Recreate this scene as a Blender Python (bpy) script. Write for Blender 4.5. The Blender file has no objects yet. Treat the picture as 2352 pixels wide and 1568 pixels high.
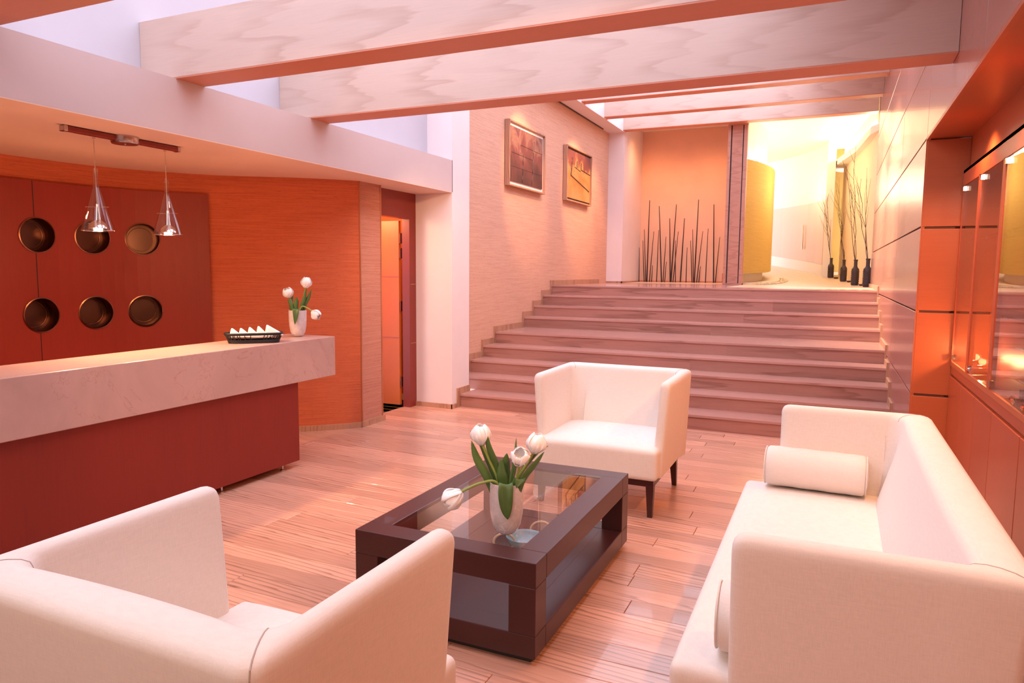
import bpy, bmesh, math, random
from mathutils import Vector, Matrix
random.seed(7)
sc = bpy.context.scene
col = sc.collection
pi = math.pi

# ------------------------------------------------------------------ camera, sky, exposure
F_PX, YAW, PITCH, ROLL, EYE = 1623.4, .42402, .100067, .008235, 1.5
cd = bpy.data.cameras.new('camera'); cam = bpy.data.objects.new('camera', cd); col.objects.link(cam)
cd.sensor_width = 36; cd.lens = 36 * F_PX / 2352; cd.clip_end = 100; cd.clip_start = .05
fw = Vector((-math.sin(YAW) * math.cos(PITCH), math.cos(YAW) * math.cos(PITCH), -math.sin(PITCH)))
rt = Vector((math.cos(YAW), math.sin(YAW), 0)); up = rt.cross(fw)
r2 = rt * math.cos(ROLL) + up * math.sin(ROLL); u2 = up * math.cos(ROLL) - rt * math.sin(ROLL)
cam.matrix_world = Matrix(((r2.x, u2.x, -fw.x, 0), (r2.y, u2.y, -fw.y, 0), (r2.z, u2.z, -fw.z, EYE), (0, 0, 0, 1)))
sc.camera = cam
w = bpy.data.worlds.new('sky'); sc.world = w; w.use_nodes = True
bg = w.node_tree.nodes['Background']; bg.inputs[0].default_value = (.80, .81, 1.0, 1); bg.inputs[1].default_value = 2.95
vs = sc.view_settings; vs.view_transform = 'Standard'; vs.look = 'None'; vs.gamma = 1; vs.use_curve_mapping = False
vs.exposure = 0.47
WARM = (1.0, .46, .19); WARM2 = (1.0, .62, .34); CREAM = (1.0, .79, .52)

# ------------------------------------------------------------------ helpers: lamps
def spot(name, loc, aim, power, angle, color=WARM, blend=.5, size=.05):
    d = bpy.data.lights.new(name, 'SPOT'); d.energy = power; d.color = color; d.spot_size = math.radians(angle)
    d.spot_blend = blend; d.shadow_soft_size = size
    o = bpy.data.objects.new(name, d); col.objects.link(o); o.location = loc
    o.rotation_euler = (Vector(aim) - Vector(loc)).to_track_quat('-Z', 'Y').to_euler(); return o
def point(name, loc, power, color=WARM, size=.04):
    d = bpy.data.lights.new(name, 'POINT'); d.energy = power; d.color = color; d.shadow_soft_size = size
    o = bpy.data.objects.new(name, d); col.objects.link(o); o.location = loc; return o
# ceiling spots of the lobby: recessed downlights in the soffit over the sofa, spots on the beams and at the stair, plus added front fill
for y, e in ((.9, 34), (2.3, 44), (3.7, 54), (4.9, 46)):
    spot('niche_downlight_lamp', (.64, y, 2.40), (.42, y + .1, 0), e, 135, WARM, .6)
spot('beam_spot_lamp', (.30, 1.2, 2.60), (-3.4, 4.9, .9), 80, 58, WARM, .35)
for x in (-2.6, -.4):
    spot('front_fill_lamp', (x, -1.6, 2.7), (x + .3, 2.6, .5), 105, 80, (1., .76, .62), .9, .4)  # added fill from behind the camera, no such spots known there
spot('beam_spot_lamp', (-2.2, 4.75, 2.62), (-4.0, 6.7, 1.1), 90, 60, WARM2, .8)
for y, t in ((8.75, 9.0), (10.9, 11.2)):
    spot('picture_spot_lamp', (-2.75, y - .2, 4.02), (-3.94, t, 2.9), 150, 50, WARM, .5)
spot('stair_wall_spot_lamp', (-3.0, 12.2, 4.0), (-3.9, 12.0, 2.0), 95, 70, WARM, .8)
for y in (8.6, 10.6):
    spot('wall_wash_lamp', (-1.2, y, 4.0), (.54, y + .2, 2.05), 950, 58, CREAM, 1., .15)
for x in (-3.3, -2.2):
    spot('niche_wash_lamp', (x, 13.42, 4.05), (x - .1, 14.4, 1.9), 42, 120, WARM, 1., .25)
point('back_room_lamp', (-4.75, 5.95, 2.1), 24, WARM, .1)

# ------------------------------------------------------------------ helpers: materials
def nt(name):
    m = bpy.data.materials.new(name); m.use_nodes = True
    return m, m.node_tree.nodes, m.node_tree.links, m.node_tree.nodes['Principled BSDF']
def setp(b, color=None, rough=None, metal=None, trans=None, ior=None, coat=None, spec=None, emit=None, estr=None, sheen=None):
    if color: b.inputs['Base Color'].default_value = (*color, 1)
    for k, v in (('Roughness', rough), ('Metallic', metal), ('Transmission Weight', trans), ('IOR', ior), ('Coat Weight', coat),
                 ('Specular IOR Level', spec), ('Emission Strength', estr), ('Sheen Weight', sheen)):
        if v is not None: b.inputs[k].default_value = v
    if emit: b.inputs['Emission Color'].default_value = (*emit, 1)
def coords(n, l, scale, rnd=False):
    tc = n.new('ShaderNodeTexCoord'); mp = n.new('ShaderNodeMapping'); mp.inputs['Scale'].default_value = scale
    l.new(tc.outputs['Object'], mp.inputs['Vector'])
    if rnd:
        oi = n.new('ShaderNodeObjectInfo'); ml = n.new('ShaderNodeMath'); ml.operation = 'MULTIPLY'; ml.inputs[1].default_value = 37
        l.new(oi.outputs['Random'], ml.inputs[0])
        cb = n.new('ShaderNodeCombineXYZ')
        for k in range(3): l.new(ml.outputs[0], cb.inputs[k])
        l.new(cb.outputs[0], mp.inputs['Location']); return mp, oi
    return mp, None
def noise(n, l, vec, scale, detail=4, rough=.55, dist=0):
    t = n.new('ShaderNodeTexNoise'); t.inputs['Scale'].default_value = scale; t.inputs['Detail'].default_value = detail
    t.inputs['Roughness'].default_value = rough; t.inputs['Distortion'].default_value = dist
    l.new(vec, t.inputs['Vector']); return t.outputs['Fac']
def ramp(n, l, fac, stops):
    r = n.new('ShaderNodeValToRGB'); e = r.color_ramp.elements
    while len(e) < len(stops): e.new(.5)
    for k, (p, c) in enumerate(stops): e[k].position = p; e[k].color = (*c, 1)
    l.new(fac, r.inputs[0]); return r.outputs[0]
def mixc(n, l, fac, a, b, mode='MIX'):
    m = n.new('ShaderNodeMix'); m.data_type = 'RGBA'; m.blend_type = mode
    if isinstance(fac, float): m.inputs[0].default_value = fac
    else: l.new(fac, m.inputs[0])
    for s, v in ((6, a), (7, b)):
        if isinstance(v, tuple): m.inputs[s].default_value = (*v, 1)
        else: l.new(v, m.inputs[s])
    return m.outputs[2]
def bump(n, l, b, h, strength=.2, dist=.01):
    t = n.new('ShaderNodeBump'); t.inputs['Strength'].default_value = strength; t.inputs['Distance'].default_value = dist
    l.new(h, t.inputs['Height']); l.new(t.outputs[0], b.inputs['Normal'])
def mul(c, k): return tuple(min(1, x * k) for x in c)
def wood(name, c, axis='x', rough=.35, var=.18, grain=1., coat=0, contrast=.35, rings=True, ring=1.5):
    """oak-like wood: long fibres along one axis, cathedral figure, a little colour change from piece to piece"""
    m, n, l, b = nt(name); pick = lambda a, q: {'x': (a, q, q), 'y': (q, a, q), 'z': (q, q, a)}[axis]
    mp, oi = coords(n, l, pick(.5 * grain, 3.5 * grain), True)
    f1 = noise(n, l, mp.outputs[0], 1.2, 3, .5, .3)
    mp2, _ = coords(n, l, pick(3.0 * grain, 110 * grain), True)
    f2 = noise(n, l, mp2.outputs[0], 1.6, 5, .65)
    c1 = ramp(n, l, f1, [(.3, mul(c, 1 - contrast * .30)), (.7, mul(c, 1 + contrast * .25))])
    c1 = mixc(n, l, .34, c1, ramp(n, l, f2, [(.30, mul(c, 1 - contrast * .9)), (.55, mul(c, 1.06))]))
    if rings:
        mp3, _ = coords(n, l, pick(.55 * grain, 7.5 * grain), True)
        wv = n.new('ShaderNodeTexWave'); wv.wave_type = 'RINGS'; wv.rings_direction = {'x': 'Z', 'y': 'Z', 'z': 'Y'}[axis]; wv.wave_profile = 'SAW'
        wv.inputs['Scale'].default_value = ring; wv.inputs['Distortion'].default_value = 9; wv.inputs['Detail'].default_value = 3
        wv.inputs['Detail Scale'].default_value = .8; wv.inputs['Detail Roughness'].default_value = .55
        l.new(mp3.outputs[0], wv.inputs['Vector'])
        g = ramp(n, l, wv.outputs['Fac'], [(.0, (1, 1, 1)), (.55, (1, 1, 1)), (.92, mul((1, .93, .9), 1 - contrast)), (1., (1, 1, 1))])
        fz = ramp(n, l, f1, [(.36, (0, 0, 0)), (.56, (1, 1, 1))])
        c1 = mixc(n, l, 1., c1, mixc(n, l, fz, (1., 1., 1.), g), 'MULTIPLY')
    hs = n.new('ShaderNodeHueSaturation'); l.new(c1, hs.inputs['Color'])
    mr = n.new('ShaderNodeMapRange'); mr.inputs[3].default_value = 1 - var; mr.inputs[4].default_value = 1 + var
    l.new(oi.outputs['Random'], mr.inputs[0]); l.new(mr.outputs[0], hs.inputs['Value'])
    l.new(hs.outputs[0], b.inputs['Base Color']); setp(b, rough=rough, coat=coat)
    bump(n, l, b, f2, .05, .003); return m
def plain(name, c, rough=.6, noise_amt=.05, scale=3, **k):
    m, n, l, b = nt(name); mp, _ = coords(n, l, (1, 1, 1))
    f = noise(n, l, mp.outputs[0], scale, 5)
    l.new(ramp(n, l, f, [(.3, mul(c, 1 - noise_amt)), (.7, mul(c, 1 + noise_amt))]), b.inputs['Base Color'])
    setp(b, rough=rough, **k); return m
def grass(name, c, dark):
    """woven grasscloth: fine horizontal threads with slubs"""
    m, n, l, b = nt(name); mp, _ = coords(n, l, (1.2, 1.2, 62))
    f = noise(n, l, mp.outputs[0], 2.2, 4, .7)
    mp2, _ = coords(n, l, (14, 14, 150)); f2 = noise(n, l, mp2.outputs[0], 1.5, 3, .6)
    a = ramp(n, l, f, [(.3, dark), (.55, c), (.75, mul(c, 1.18))])
    l.new(mixc(n, l, .35, a, ramp(n, l, f2, [(.28, mul(dark, .6)), (.45, c)])), b.inputs['Base Color'])
    setp(b, rough=.75, spec=.25); bump(n, l, b, f, .25, .004); return m
def fabric(name, c):
    m, n, l, b = nt(name)
    mp, _ = coords(n, l, (30, 30, 420)); f = noise(n, l, mp.outputs[0], 1, 3)
    mp2, _ = coords(n, l, (420, 420, 30)); f2 = noise(n, l, mp2.outputs[0], 1, 3)
    s = mixc(n, l, .5, f, f2)
    l.new(ramp(n, l, s, [(.38, mul(c, .95)), (.6, mul(c, 1.03))]), b.inputs['Base Color'])
    setp(b, rough=.85, sheen=.15, spec=.2); bump(n, l, b, s, .14, .002); return m
def pane(name, tint=(1, 1, 1), rough=.0, ior=1.5, boost=1.):
    """thin clear glass: straight-through transmission with a Fresnel mirror on top"""
    m, n, l, b = nt(name); n.remove(b); out = n['Material Output']
    tr = n.new('ShaderNodeBsdfTransparent'); tr.inputs[0].default_value = (*tint, 1)
    gl = n.new('ShaderNodeBsdfGlossy'); gl.inputs['Roughness'].default_value = rough
    fr = n.new('ShaderNodeLayerWeight'); fr.inputs[0].default_value = .5
    pw = n.new('ShaderNodeMath'); pw.operation = 'POWER'; pw.inputs[1].default_value = 4.; l.new(fr.outputs['Facing'], pw.inputs[0])
    mm = n.new('ShaderNodeMath'); mm.operation = 'MULTIPLY_ADD'; mm.inputs[1].default_value = .9 * boost; mm.inputs[2].default_value = .04; mm.use_clamp = True
    l.new(pw.outputs[0], mm.inputs[0])
    mx = n.new('ShaderNodeMixShader'); l.new(mm.outputs[0], mx.inputs[0]); l.new(tr.outputs[0], mx.inputs[1]); l.new(gl.outputs[0], mx.inputs[2])
    l.new(mx.outputs[0], out.inputs[0]); return m
def emit(name, c, s):
    m, n, l, b = nt(name); setp(b, color=c, emit=c, estr=s, rough=.5); return m

M = {}
M['floor'] = wood('oak_floor', (.66, .33, .22), 'x', .27, .20, 1.3, coat=.25, contrast=.46)
M['subfloor'] = plain('subfloor', (.12, .05, .035), .8)
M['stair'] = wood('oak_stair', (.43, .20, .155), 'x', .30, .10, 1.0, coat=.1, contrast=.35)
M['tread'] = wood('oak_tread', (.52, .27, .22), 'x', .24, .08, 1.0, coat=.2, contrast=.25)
M['beam'] = wood('oak_beam', (.63, .46, .38), 'x', .5, .03, 1.1, contrast=.15, ring=1.1)
M['red'] = wood('cherry_red', (.25, .018, .007), 'z', .5, .06, .8, contrast=.30, rings=False)
M['cherry'] = wood('cherry_orange', (.44, .085, .030), 'z', .30, .05, .8, contrast=.22, rings=False)
M['cherrypanel'] = wood('cherry_panel', (.40, .16, .12), 'z', .26, .05, .7, contrast=.16, rings=False, coat=.15)
M['niche'] = wood('cherry_niche', (.46, .115, .042), 'x', .33, .04, .8, contrast=.16, rings=False)
M['walnut'] = wood('dark_walnut', (.050, .009, .008), 'y', .34, .05, 1., contrast=.3, rings=False, coat=.05)
M['bead'] = wood('bead_wood', (.50, .17, .08), 'z', .4, .03, 1.2)
M['oakframe'] = wood('oak_frame', (.50, .26, .16), 'z', .4, .05, 1.2)
M['sliding'] = wood('oak_sliding', (.52, .24, .17), 'x', .4, .04, 1.2, contrast=.2)
M['plaster'] = plain('plaster', (.80, .69, .67), .85, .02)
M['plaster_lit_tint'] = plain('plaster_lit_tint', (.84, .62, .50), .85, .02)  # warm light on the soffit underside put into the plaster colour
M['well'] = plain('well_sky_tint', (.56, .53, .57), .85, .02)  # white wall with the dim lavender skylight mixed into its colour
M['soffit'] = plain('soffit_shade_tint', (.60, .475, .45), .85, .02)  # darker plaster, the shade on the soffit band is in the colour
M['beam_bounce'] = wood('oak_bounce_tint', (.62, .235, .14), 'x', .5, .03, .8, contrast=.15, rings=False)  # beam oak with the red floor bounce mixed into its colour
M['plaster_hall'] = plain('plaster_hall', (.88, .79, .70), .85, .02)
M['orange_wall'] = plain('orange_wall', (.84, .49, .33), .8, .04)
M['door'] = plain('door_orange', (.62, .155, .03), .4, .06)
M['frame_red'] = plain('door_frame_red', (.24, .03, .018), .4, .06)
M['grass_desk'] = grass('grasscloth_orange', (.60, .15, .062), (.42, .085, .035))
M['grass_end'] = grass('grasscloth_daylit', (.54, .24, .165), (.38, .13, .085))  # same orange grasscloth with skylight daylight mixed into the colour
M['grass_stair'] = grass('grasscloth_peach', (.68, .40, .285), (.54, .27, .18))
M['yellow_wall'] = grass('grasscloth_yellow', (.64, .45, .13), (.52, .34, .08))
M['peach_wall'] = plain('peach_wall', (.88, .66, .44), .8, .06, 30)
M['olive'] = plain('olive_wall', (.55, .34, .08), .8, .05)
M['hall_floor'] = wood('hall_floor', (.80, .60, .42), 'y', .35, .03, 1., contrast=.12)
M['pebble'] = plain('pebble', (.72, .60, .42), .6, .25, 40)
M['curb'] = plain('curb_stone', (.80, .66, .50), .6, .05)
M['hall_door'] = wood('hall_door', (.74, .52, .40), 'z', .4, .03, 1., contrast=.10, rings=False)
M['fabric'] = fabric('cream_linen', (.785, .70, .635))
M['seam'] = plain('seam_thread', (.50, .40, .35), .9)
M['vase_brown'] = plain('vase_brown', (.055, .034, .030), .6, .3, 60)
M['dark'] = plain('dark_metal', (.02, .015, .014), .4)
M['black'] = plain('black_wicker', (.012, .010, .010), .5)
M['steel'] = plain('brushed_steel', (.60, .56, .54), .25, .04, metal=1.)
M['chrome'] = plain('chrome', (.85, .82, .82), .08, .01, metal=1.)
M['bronze'] = plain('bronze', (.26, .12, .08), .25, .12, metal=1.)
M['bronze_dark'] = plain('bronze_disc', (.10, .055, .042), .3, .15, metal=1.)
M['glass'] = pane('clear_glass', (.97, .98, .98))
M['door_glass'] = pane('cabinet_glass', (.97, .98, .97), boost=1.35)
M['blueglass'] = plain('blue_glass', (.32, .58, .68), .12, .08, 6, trans=.35, ior=1.45)
M['rattan'] = plain('rattan', (.62, .46, .30), .5, .15, 30)
M['towel'] = plain('white_towel', (.92, .90, .84), .9, .03)
M['petal'] = plain('tulip_petal', (.93, .90, .89), .5, .03, 20, spec=.3)
M['pistil'] = plain('pistil', (.75, .62, .35), .6, .1)
M['leaf'] = plain('tulip_leaf', (.075, .15, .035), .38, .25, 9)
M['stem'] = plain('tulip_stem', (.26, .33, .07), .45, .12)
M['twig'] = plain('twig', (.10, .05, .03), .8, .2, 20)
M['reed'] = plain('dark_reed', (.025, .014, .012), .5, .2)
M['silver_twig'] = plain('silver_twig', (.85, .80, .76), .4, .1)
M['white'] = plain('white_card', (.85, .82, .80), .6, .03)
M['led'] = emit('cove_led', (1., .90, .72), 28)
M['bulb'] = emit('bulb', (1., .80, .52), 60)
def stone():
    m, n, l, b = nt('cream_marble'); mp, _ = coords(n, l, (1, 1, 1))
    f = noise(n, l, mp.outputs[0], 1.6, 6, .6, .6); c = (.55, .35, .29)
    a = ramp(n, l, f, [(.3, mul(c, .86)), (.7, mul(c, 1.12))])
    f2 = noise(n, l, mp.outputs[0], 1.1, 5, .65, 1.6)
    v = ramp(n, l, f2, [(.494, (0, 0, 0)), (.5, (1, 1, 1)), (.506, (0, 0, 0))])
    l.new(mixc(n, l, v, a, mixc(n, l, .45, a, (.42, .20, .14))), b.inputs['Base Color']); setp(b, rough=.28); return m
M['stone'] = stone()
def crackle():
    m, n, l, b = nt('crackle_ceramic'); mp, _ = coords(n, l, (1, 1, 1))
    nz = n.new('ShaderNodeTexNoise'); nz.inputs['Scale'].default_value = 22; l.new(mp.outputs[0], nz.inputs['Vector'])
    vec = mixc(n, l, .03, mp.outputs[0], nz.outputs['Color'])
    v = n.new('ShaderNodeTexVoronoi'); v.feature = 'DISTANCE_TO_EDGE'; v.inputs['Scale'].default_value = 26; l.new(vec, v.inputs['Vector'])
    f = noise(n, l, mp.outputs[0], 9, 3)
    k = ramp(n, l, v.outputs['Distance'], [(.0, (1, 1, 1)), (.03, (0, 0, 0))])
    mk = ramp(n, l, f, [(.5, (0, 0, 0)), (.58, (1, 1, 1))])
    kk = mixc(n, l, 1., k, mk, 'MULTIPLY')
    base = ramp(n, l, noise(n, l, mp.outputs[0], 40, 4), [(.3, (.60, .51, .50)), (.7, (.72, .63, .62))])
    l.new(mixc(n, l, kk, base, (.95, .92, .90)), b.inputs['Base Color']); setp(b, rough=.22, coat=.3); return m
M['crackle'] = crackle()
def painting(name, cols, lines):
    m, n, l, b = nt(name); mp, _ = coords(n, l, (1, 1, 1))
    f = noise(n, l, mp.outputs[0], 3.2, 7, .62, .5)
    sx = n.new('ShaderNodeSeparateXYZ'); tc = n.new('ShaderNodeTexCoord'); l.new(tc.outputs['Object'], sx.inputs[0])
    g = n.new('ShaderNodeMath'); g.operation = 'MULTIPLY_ADD'; g.inputs[1].default_value = cols[0]; g.inputs[2].default_value = cols[1]
    l.new(sx.outputs[2], g.inputs[0])
    ad = n.new('ShaderNodeMath'); ad.operation = 'ADD'; l.new(g.outputs[0], ad.inputs[0]); l.new(f, ad.inputs[1])
    l.new(ramp(n, l, ad.outputs[0], cols[2]), b.inputs['Base Color'])
    setp(b, rough=.6); bump(n, l, b, f, .3, .01); return m
M['art_brown'] = painting('abstract_brown', (.45, .0, [(.30, (.07, .018, .012)), (.46, (.13, .034, .022)), (.58, (.17, .045, .034)), (.68, (.26, .13, .085)), (.76, (.13, .035, .04)), (.9, (.09, .03, .05))]), 0)
M['art_gold'] = painting('abstract_gold', (.75, .0, [(.2, (.50, .26, .09)), (.45, (.38, .16, .035)), (.62, (.46, .24, .08)), (.72, (.20, .05, .035)), (.85, (.17, .05, .045))]), 0)

# ------------------------------------------------------------------ helpers: meshes
class MB:
    def __init__(s): s.v = []; s.f = []
    def add(s, vs, fs):
        o = len(s.v); s.v += [tuple(v) for v in vs]; s.f += [tuple(i + o for i in f) for f in fs]; return s
    def box(s, a, b):
        (x0, y0, z0), (x1, y1, z1) = a, b
        return s.add([(x0, y0, z0), (x1, y0, z0), (x1, y1, z0), (x0, y1, z0), (x0, y0, z1), (x1, y0, z1), (x1, y1, z1), (x0, y1, z1)],
                     [(3, 2, 1, 0), (4, 5, 6, 7), (0, 1, 5, 4), (1, 2, 6, 5), (2, 3, 7, 6), (3, 0, 4, 7)])
    def hexa(s, p): return s.add(p, [(3, 2, 1, 0), (4, 5, 6, 7), (0, 1, 5, 4), (1, 2, 6, 5), (2, 3, 7, 6), (3, 0, 4, 7)])
    def prism(s, poly, a, b, axis=2):
        """closed polygon extruded along an axis from a to b"""
        def P(u, v, w): return {2: (u, v, w), 1: (u, w, v), 0: (w, u, v)}[axis]
        n = len(poly)
        return s.add([P(u, v, a) for u, v in poly] + [P(u, v, b) for u, v in poly],
                     [tuple(range(n))[::-1], tuple(range(n, 2 * n))] + [(i, (i + 1) % n, n + (i + 1) % n, n + i) for i in range(n)])
    def tube(s, path, rad, n=8):
        path = [Vector(p) for p in path]; k = len(path)
        if not isinstance(rad, (list, tuple)): rad = [rad] * k
        vs = []; ref = None
        for i, p in enumerate(path):
            t = (path[min(i + 1, k - 1)] - path[max(i - 1, 0)]).normalized()
            if ref is None: ref = Vector((0, 0, 1)) if abs(t.z) < .9 else Vector((1, 0, 0))
            u = t.cross(ref).normalized(); ref = u.cross(t); v = ref
            vs += [p + (u * math.cos(2 * pi * j / n) + v * math.sin(2 * pi * j / n)) * rad[i] for j in range(n)]
        fs = [(i * n + j, i * n + (j + 1) % n, (i + 1) * n + (j + 1) % n, (i + 1) * n + j) for i in range(k - 1) for j in range(n)]
        fs += [tuple(range(n))[::-1], tuple(range((k - 1) * n, k * n))]
        return s.add(vs, fs)
    def lathe(s, prof, n=32, o=(0, 0, 0), caps=True):
        k = len(prof); vs = [(o[0] + r * math.cos(2 * pi * j / n), o[1] + r * math.sin(2 * pi * j / n), o[2] + z) for r, z in prof for j in range(n)]
        fs = [(i * n + j, i * n + (j + 1) % n, (i + 1) * n + (j + 1) % n, (i + 1) * n + j) for i in range(k - 1) for j in range(n)]
        if caps and prof[0][0] > 1e-5: fs.append(tuple(range(n))[::-1])
        if caps and prof[-1][0] > 1e-5: fs.append(tuple(range((k - 1) * n, k * n)))
        return s.add(vs, fs)
    def ribbon(s, pts, z0, z1, th, side):
        """wall that follows a plan curve; thickness goes to the given side (+1 left of travel)"""
        pts = [Vector((p[0], p[1])) for p in pts]; k = len(pts); off = []
        for i in range(k):
            t = (pts[min(i + 1, k - 1)] - pts[max(i - 1, 0)]).normalized(); off.append(pts[i] + Vector((-t.y, t.x)) * th * side)
        if not callable(z0): zz0 = z0; z0 = lambda p: zz0
        if not callable(z1): zz1 = z1; z1 = lambda p: zz1
        vs = [(p.x, p.y, z0(p)) for p in pts] + [(p.x, p.y, z1(p)) for p in pts] + [(p.x, p.y, z0(q)) for p, q in zip(off, pts)] + [(p.x, p.y, z1(q)) for p, q in zip(off, pts)]
        fs = []
        for i in range(k - 1):
            fs += [(i, i + 1, k + i + 1, k + i), (2 * k + i + 1, 2 * k + i, 3 * k + i, 3 * k + i + 1), (k + i, k + i + 1, 3 * k + i + 1, 3 * k + i), (i + 1, i, 2 * k + i, 2 * k + i + 1)]
        fs += [(0, k, 3 * k, 2 * k), (k - 1, 3 * k - 1, 4 * k - 1, 2 * k - 1)]
        return s.add(vs, fs)
    def rbox(s, hx, hy, hz, r, fn=None, n=4, m=7):
        """rounded box of half sizes hx hy hz, dense enough to be bent by fn(x, y, z)"""
        def ax(h):
            a = [-h + r * (1 - math.cos(pi / 2 * i / n)) * 1. for i in range(n + 1)]
            inner = [(-h + r) + (2 * h - 2 * r) * i / m for i in range(1, m)]
            return a + inner + [-x for x in a[::-1]]
        A = [ax(hx), ax(hy), ax(hz)]; H = (hx, hy, hz); ids = {}; vs = []; fs = []
        def V(p):
            key = tuple(round(c, 6) for c in p)
            if key not in ids:
                q = Vector(p); inn = Vector([max(-H[k] + r, min(H[k] - r, p[k])) for k in range(3)]); d = q - inn
                q = inn + d.normalized() * r if d.length > 1e-9 else q
                ids[key] = len(vs); vs.append(fn(*q) if fn else tuple(q))
            return ids[key]
        for k in range(3):
            a, b = [(1, 2), (2, 0), (0, 1)][k]
            for sgn in (-1, 1):
                for i in range(len(A[a]) - 1):
                    for j in range(len(A[b]) - 1):
                        q = []
                        for di, dj in ((0, 0), (1, 0), (1, 1), (0, 1)):
                            p = [0, 0, 0]; p[k] = sgn * H[k]; p[a] = A[a][i + di]; p[b] = A[b][j + dj]; q.append(V(p))
                        fs.append(tuple(q if sgn > 0 else q[::-1]))
        return s.add(vs, fs)
    def mesh(s, name, mat, smooth=None, bevel=0, seg=2):
        me = bpy.data.meshes.new(name); me.from_pydata(s.v, [], s.f); me.materials.append(M[mat] if isinstance(mat, str) else mat)
        bm = bmesh.new(); bm.from_mesh(me); bmesh.ops.recalc_face_normals(bm, faces=bm.faces)
        if bevel: bmesh.ops.bevel(bm, geom=[e for e in bm.edges if e.calc_face_angle(0) > .5], offset=bevel, segments=seg, profile=.5, affect='EDGES')
        if smooth is not None:
            for f in bm.faces: f.smooth = True
            for e in bm.edges: e.smooth = e.calc_face_angle(0) < smooth
        bm.to_mesh(me); bm.free(); return me
    def build(s, name, mat, parent=None, smooth=None, bevel=0, seg=2, loc=None):
        return obj(name, s.mesh(name, mat, smooth, bevel, seg), parent, loc)
def obj(name, me, parent=None, loc=None):
    o = bpy.data.objects.new(name, me); col.objects.link(o)
    if parent: o.parent = parent
    if loc: o.location = loc
    return o
def thing(name, label, cat, loc=(0, 0, 0), rz=0, group=None):
    o = bpy.data.objects.new(name, None); col.objects.link(o); o.location = loc; o.rotation_euler = (0, 0, rz); return tag(o, label, cat, group)
def tag(o, label, cat, group=None):
    o['label'] = label; o['category'] = cat
    if group: o['group'] = group
    return o
def struct(o): o['kind'] = 'structure'; return o
def copy_tree(o, parent=None):
    c = o.copy(); col.objects.link(c); c.parent = parent
    for ch in list(o.children): copy_tree(ch, c)
    return c
B = lambda a, b: MB().box(a, b)
SM = .7
def spline(pts, n):
    """Catmull-Rom through plan or space points"""
    P = [Vector(p) for p in pts]; P = [P[0] * 2 - P[1]] + P + [P[-1] * 2 - P[-2]]; out = []
    for i in range(1, len(P) - 2):
        for k in range(n):
            t = k / n; a, b, c, d = P[i - 1:i + 3]
            out.append(.5 * ((2 * b) + (c - a) * t + (2 * a - 5 * b + 4 * c - d) * t * t + (3 * b - a - 3 * c + d) * t ** 3))
    return out + [P[-2]]

# ------------------------------------------------------------------ SETTING: floor with planks
XR, XL, ZP = .54, -3.94, 1.28            # right panelled wall, stair wall, upper landing level
RIS = ZP / 9
STEP_Y = [6.79, 7.14, 7.49, 7.84, 8.19, 9.11, 9.46, 9.81, 10.16]
floor = struct(B((-5.7, -2.2, -.12), (1.0, 7.0, -.014)).build('floor', 'subfloor'))
pm = {}
def plank_mesh(L, wd):
    k = (round(L, 3), round(wd, 3))
    if k not in pm:
        g = .0012; c = .002; x0, x1, y0, y1 = g, L - g, g, wd - g
        m = MB().add([(x0, y0, -.014), (x1, y0, -.014), (x1, y1, -.014), (x0, y1, -.014), (x0, y0, -c), (x1, y0, -c), (x1, y1, -c), (x0, y1, -c),
                      (x0 + c, y0 + c, 0), (x1 - c, y0 + c, 0), (x1 - c, y1 - c, 0), (x0 + c, y1 - c, 0)],
                     [(0, 1, 5, 4), (1, 2, 6, 5), (2, 3, 7, 6), (3, 0, 4, 7), (4, 5, 9, 8), (5, 6, 10, 9), (6, 7, 11, 10), (7, 4, 8, 11), (8, 9, 10, 11)])
        pm[k] = m.mesh('plank', 'floor')
    return pm[k]
PW = .135; y = -2.2; rows = []
while y < 6.78: rows.append(y); y += PW
far = MB()
for k, y in enumerate(rows):
    x = -5.6 - random.random() * 1.2
    while x < .95:
        L = random.choice((1.2, 1.5, 1.8, 2.1))
        xa, xb = max(x, -5.65), min(x + L, .98)
        if xb - xa > .05:
            if y > 1.45 and xb > -4.45 and not (xa > .5): obj('plank', plank_mesh(round(xb - xa, 3), PW), floor, (xa, y, 0))
            else: far.box((xa + .001, y + .001, -.014), (xb - .001, y + PW - .001, 0))
        x += L
o = far.build('plank_field', 'floor', floor); o['kind'] = 'stuff'

# ------------------------------------------------------------------ SETTING: reception wing on the left
# soffit band with the flat ceiling over the desk, white light well above it
cl = struct(MB().box((-5.8, -2.2, 2.315), (-3.70, 6.64, 2.645)).build('ceiling', 'soffit'))
MB().box((-5.8, -2.2, 2.31), (-3.7005, 6.64, 2.315)).build('ceiling_lit_sheet', 'plaster_lit_tint', cl)  # thin added sheet carrying the warm-lit tone of the soffit underside
struct(MB().box((-4.12, -2.2, 2.645), (-4.00, 6.64, 3.7)).build('wall_left', 'well'))
struct(MB().box((-4.30, 6.63, 0), (-3.70, 7.02, 3.7)).box((-4.12, 6.64, 3.7), (-3.70, 7.02, 5.0)).build('wall_pier', 'plaster'))
curve = [(-4.03, 5.47), (-4.20, 5.27), (-4.42, 5.07), (-4.70, 4.89), (-5.03, 4.63), (-5.36, 4.17), (-5.50, 3.73), (-5.54, 3.23), (-5.54, 2.5), (-5.52, 1.0), (-5.5, -2.2)]
cs = spline([(x, y, 0) for x, y in curve], 6)
cw = [(p.x, p.y) for p in cs]; k0 = next(i for i, p in enumerate(cw) if p[1] < 4.5)
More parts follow.
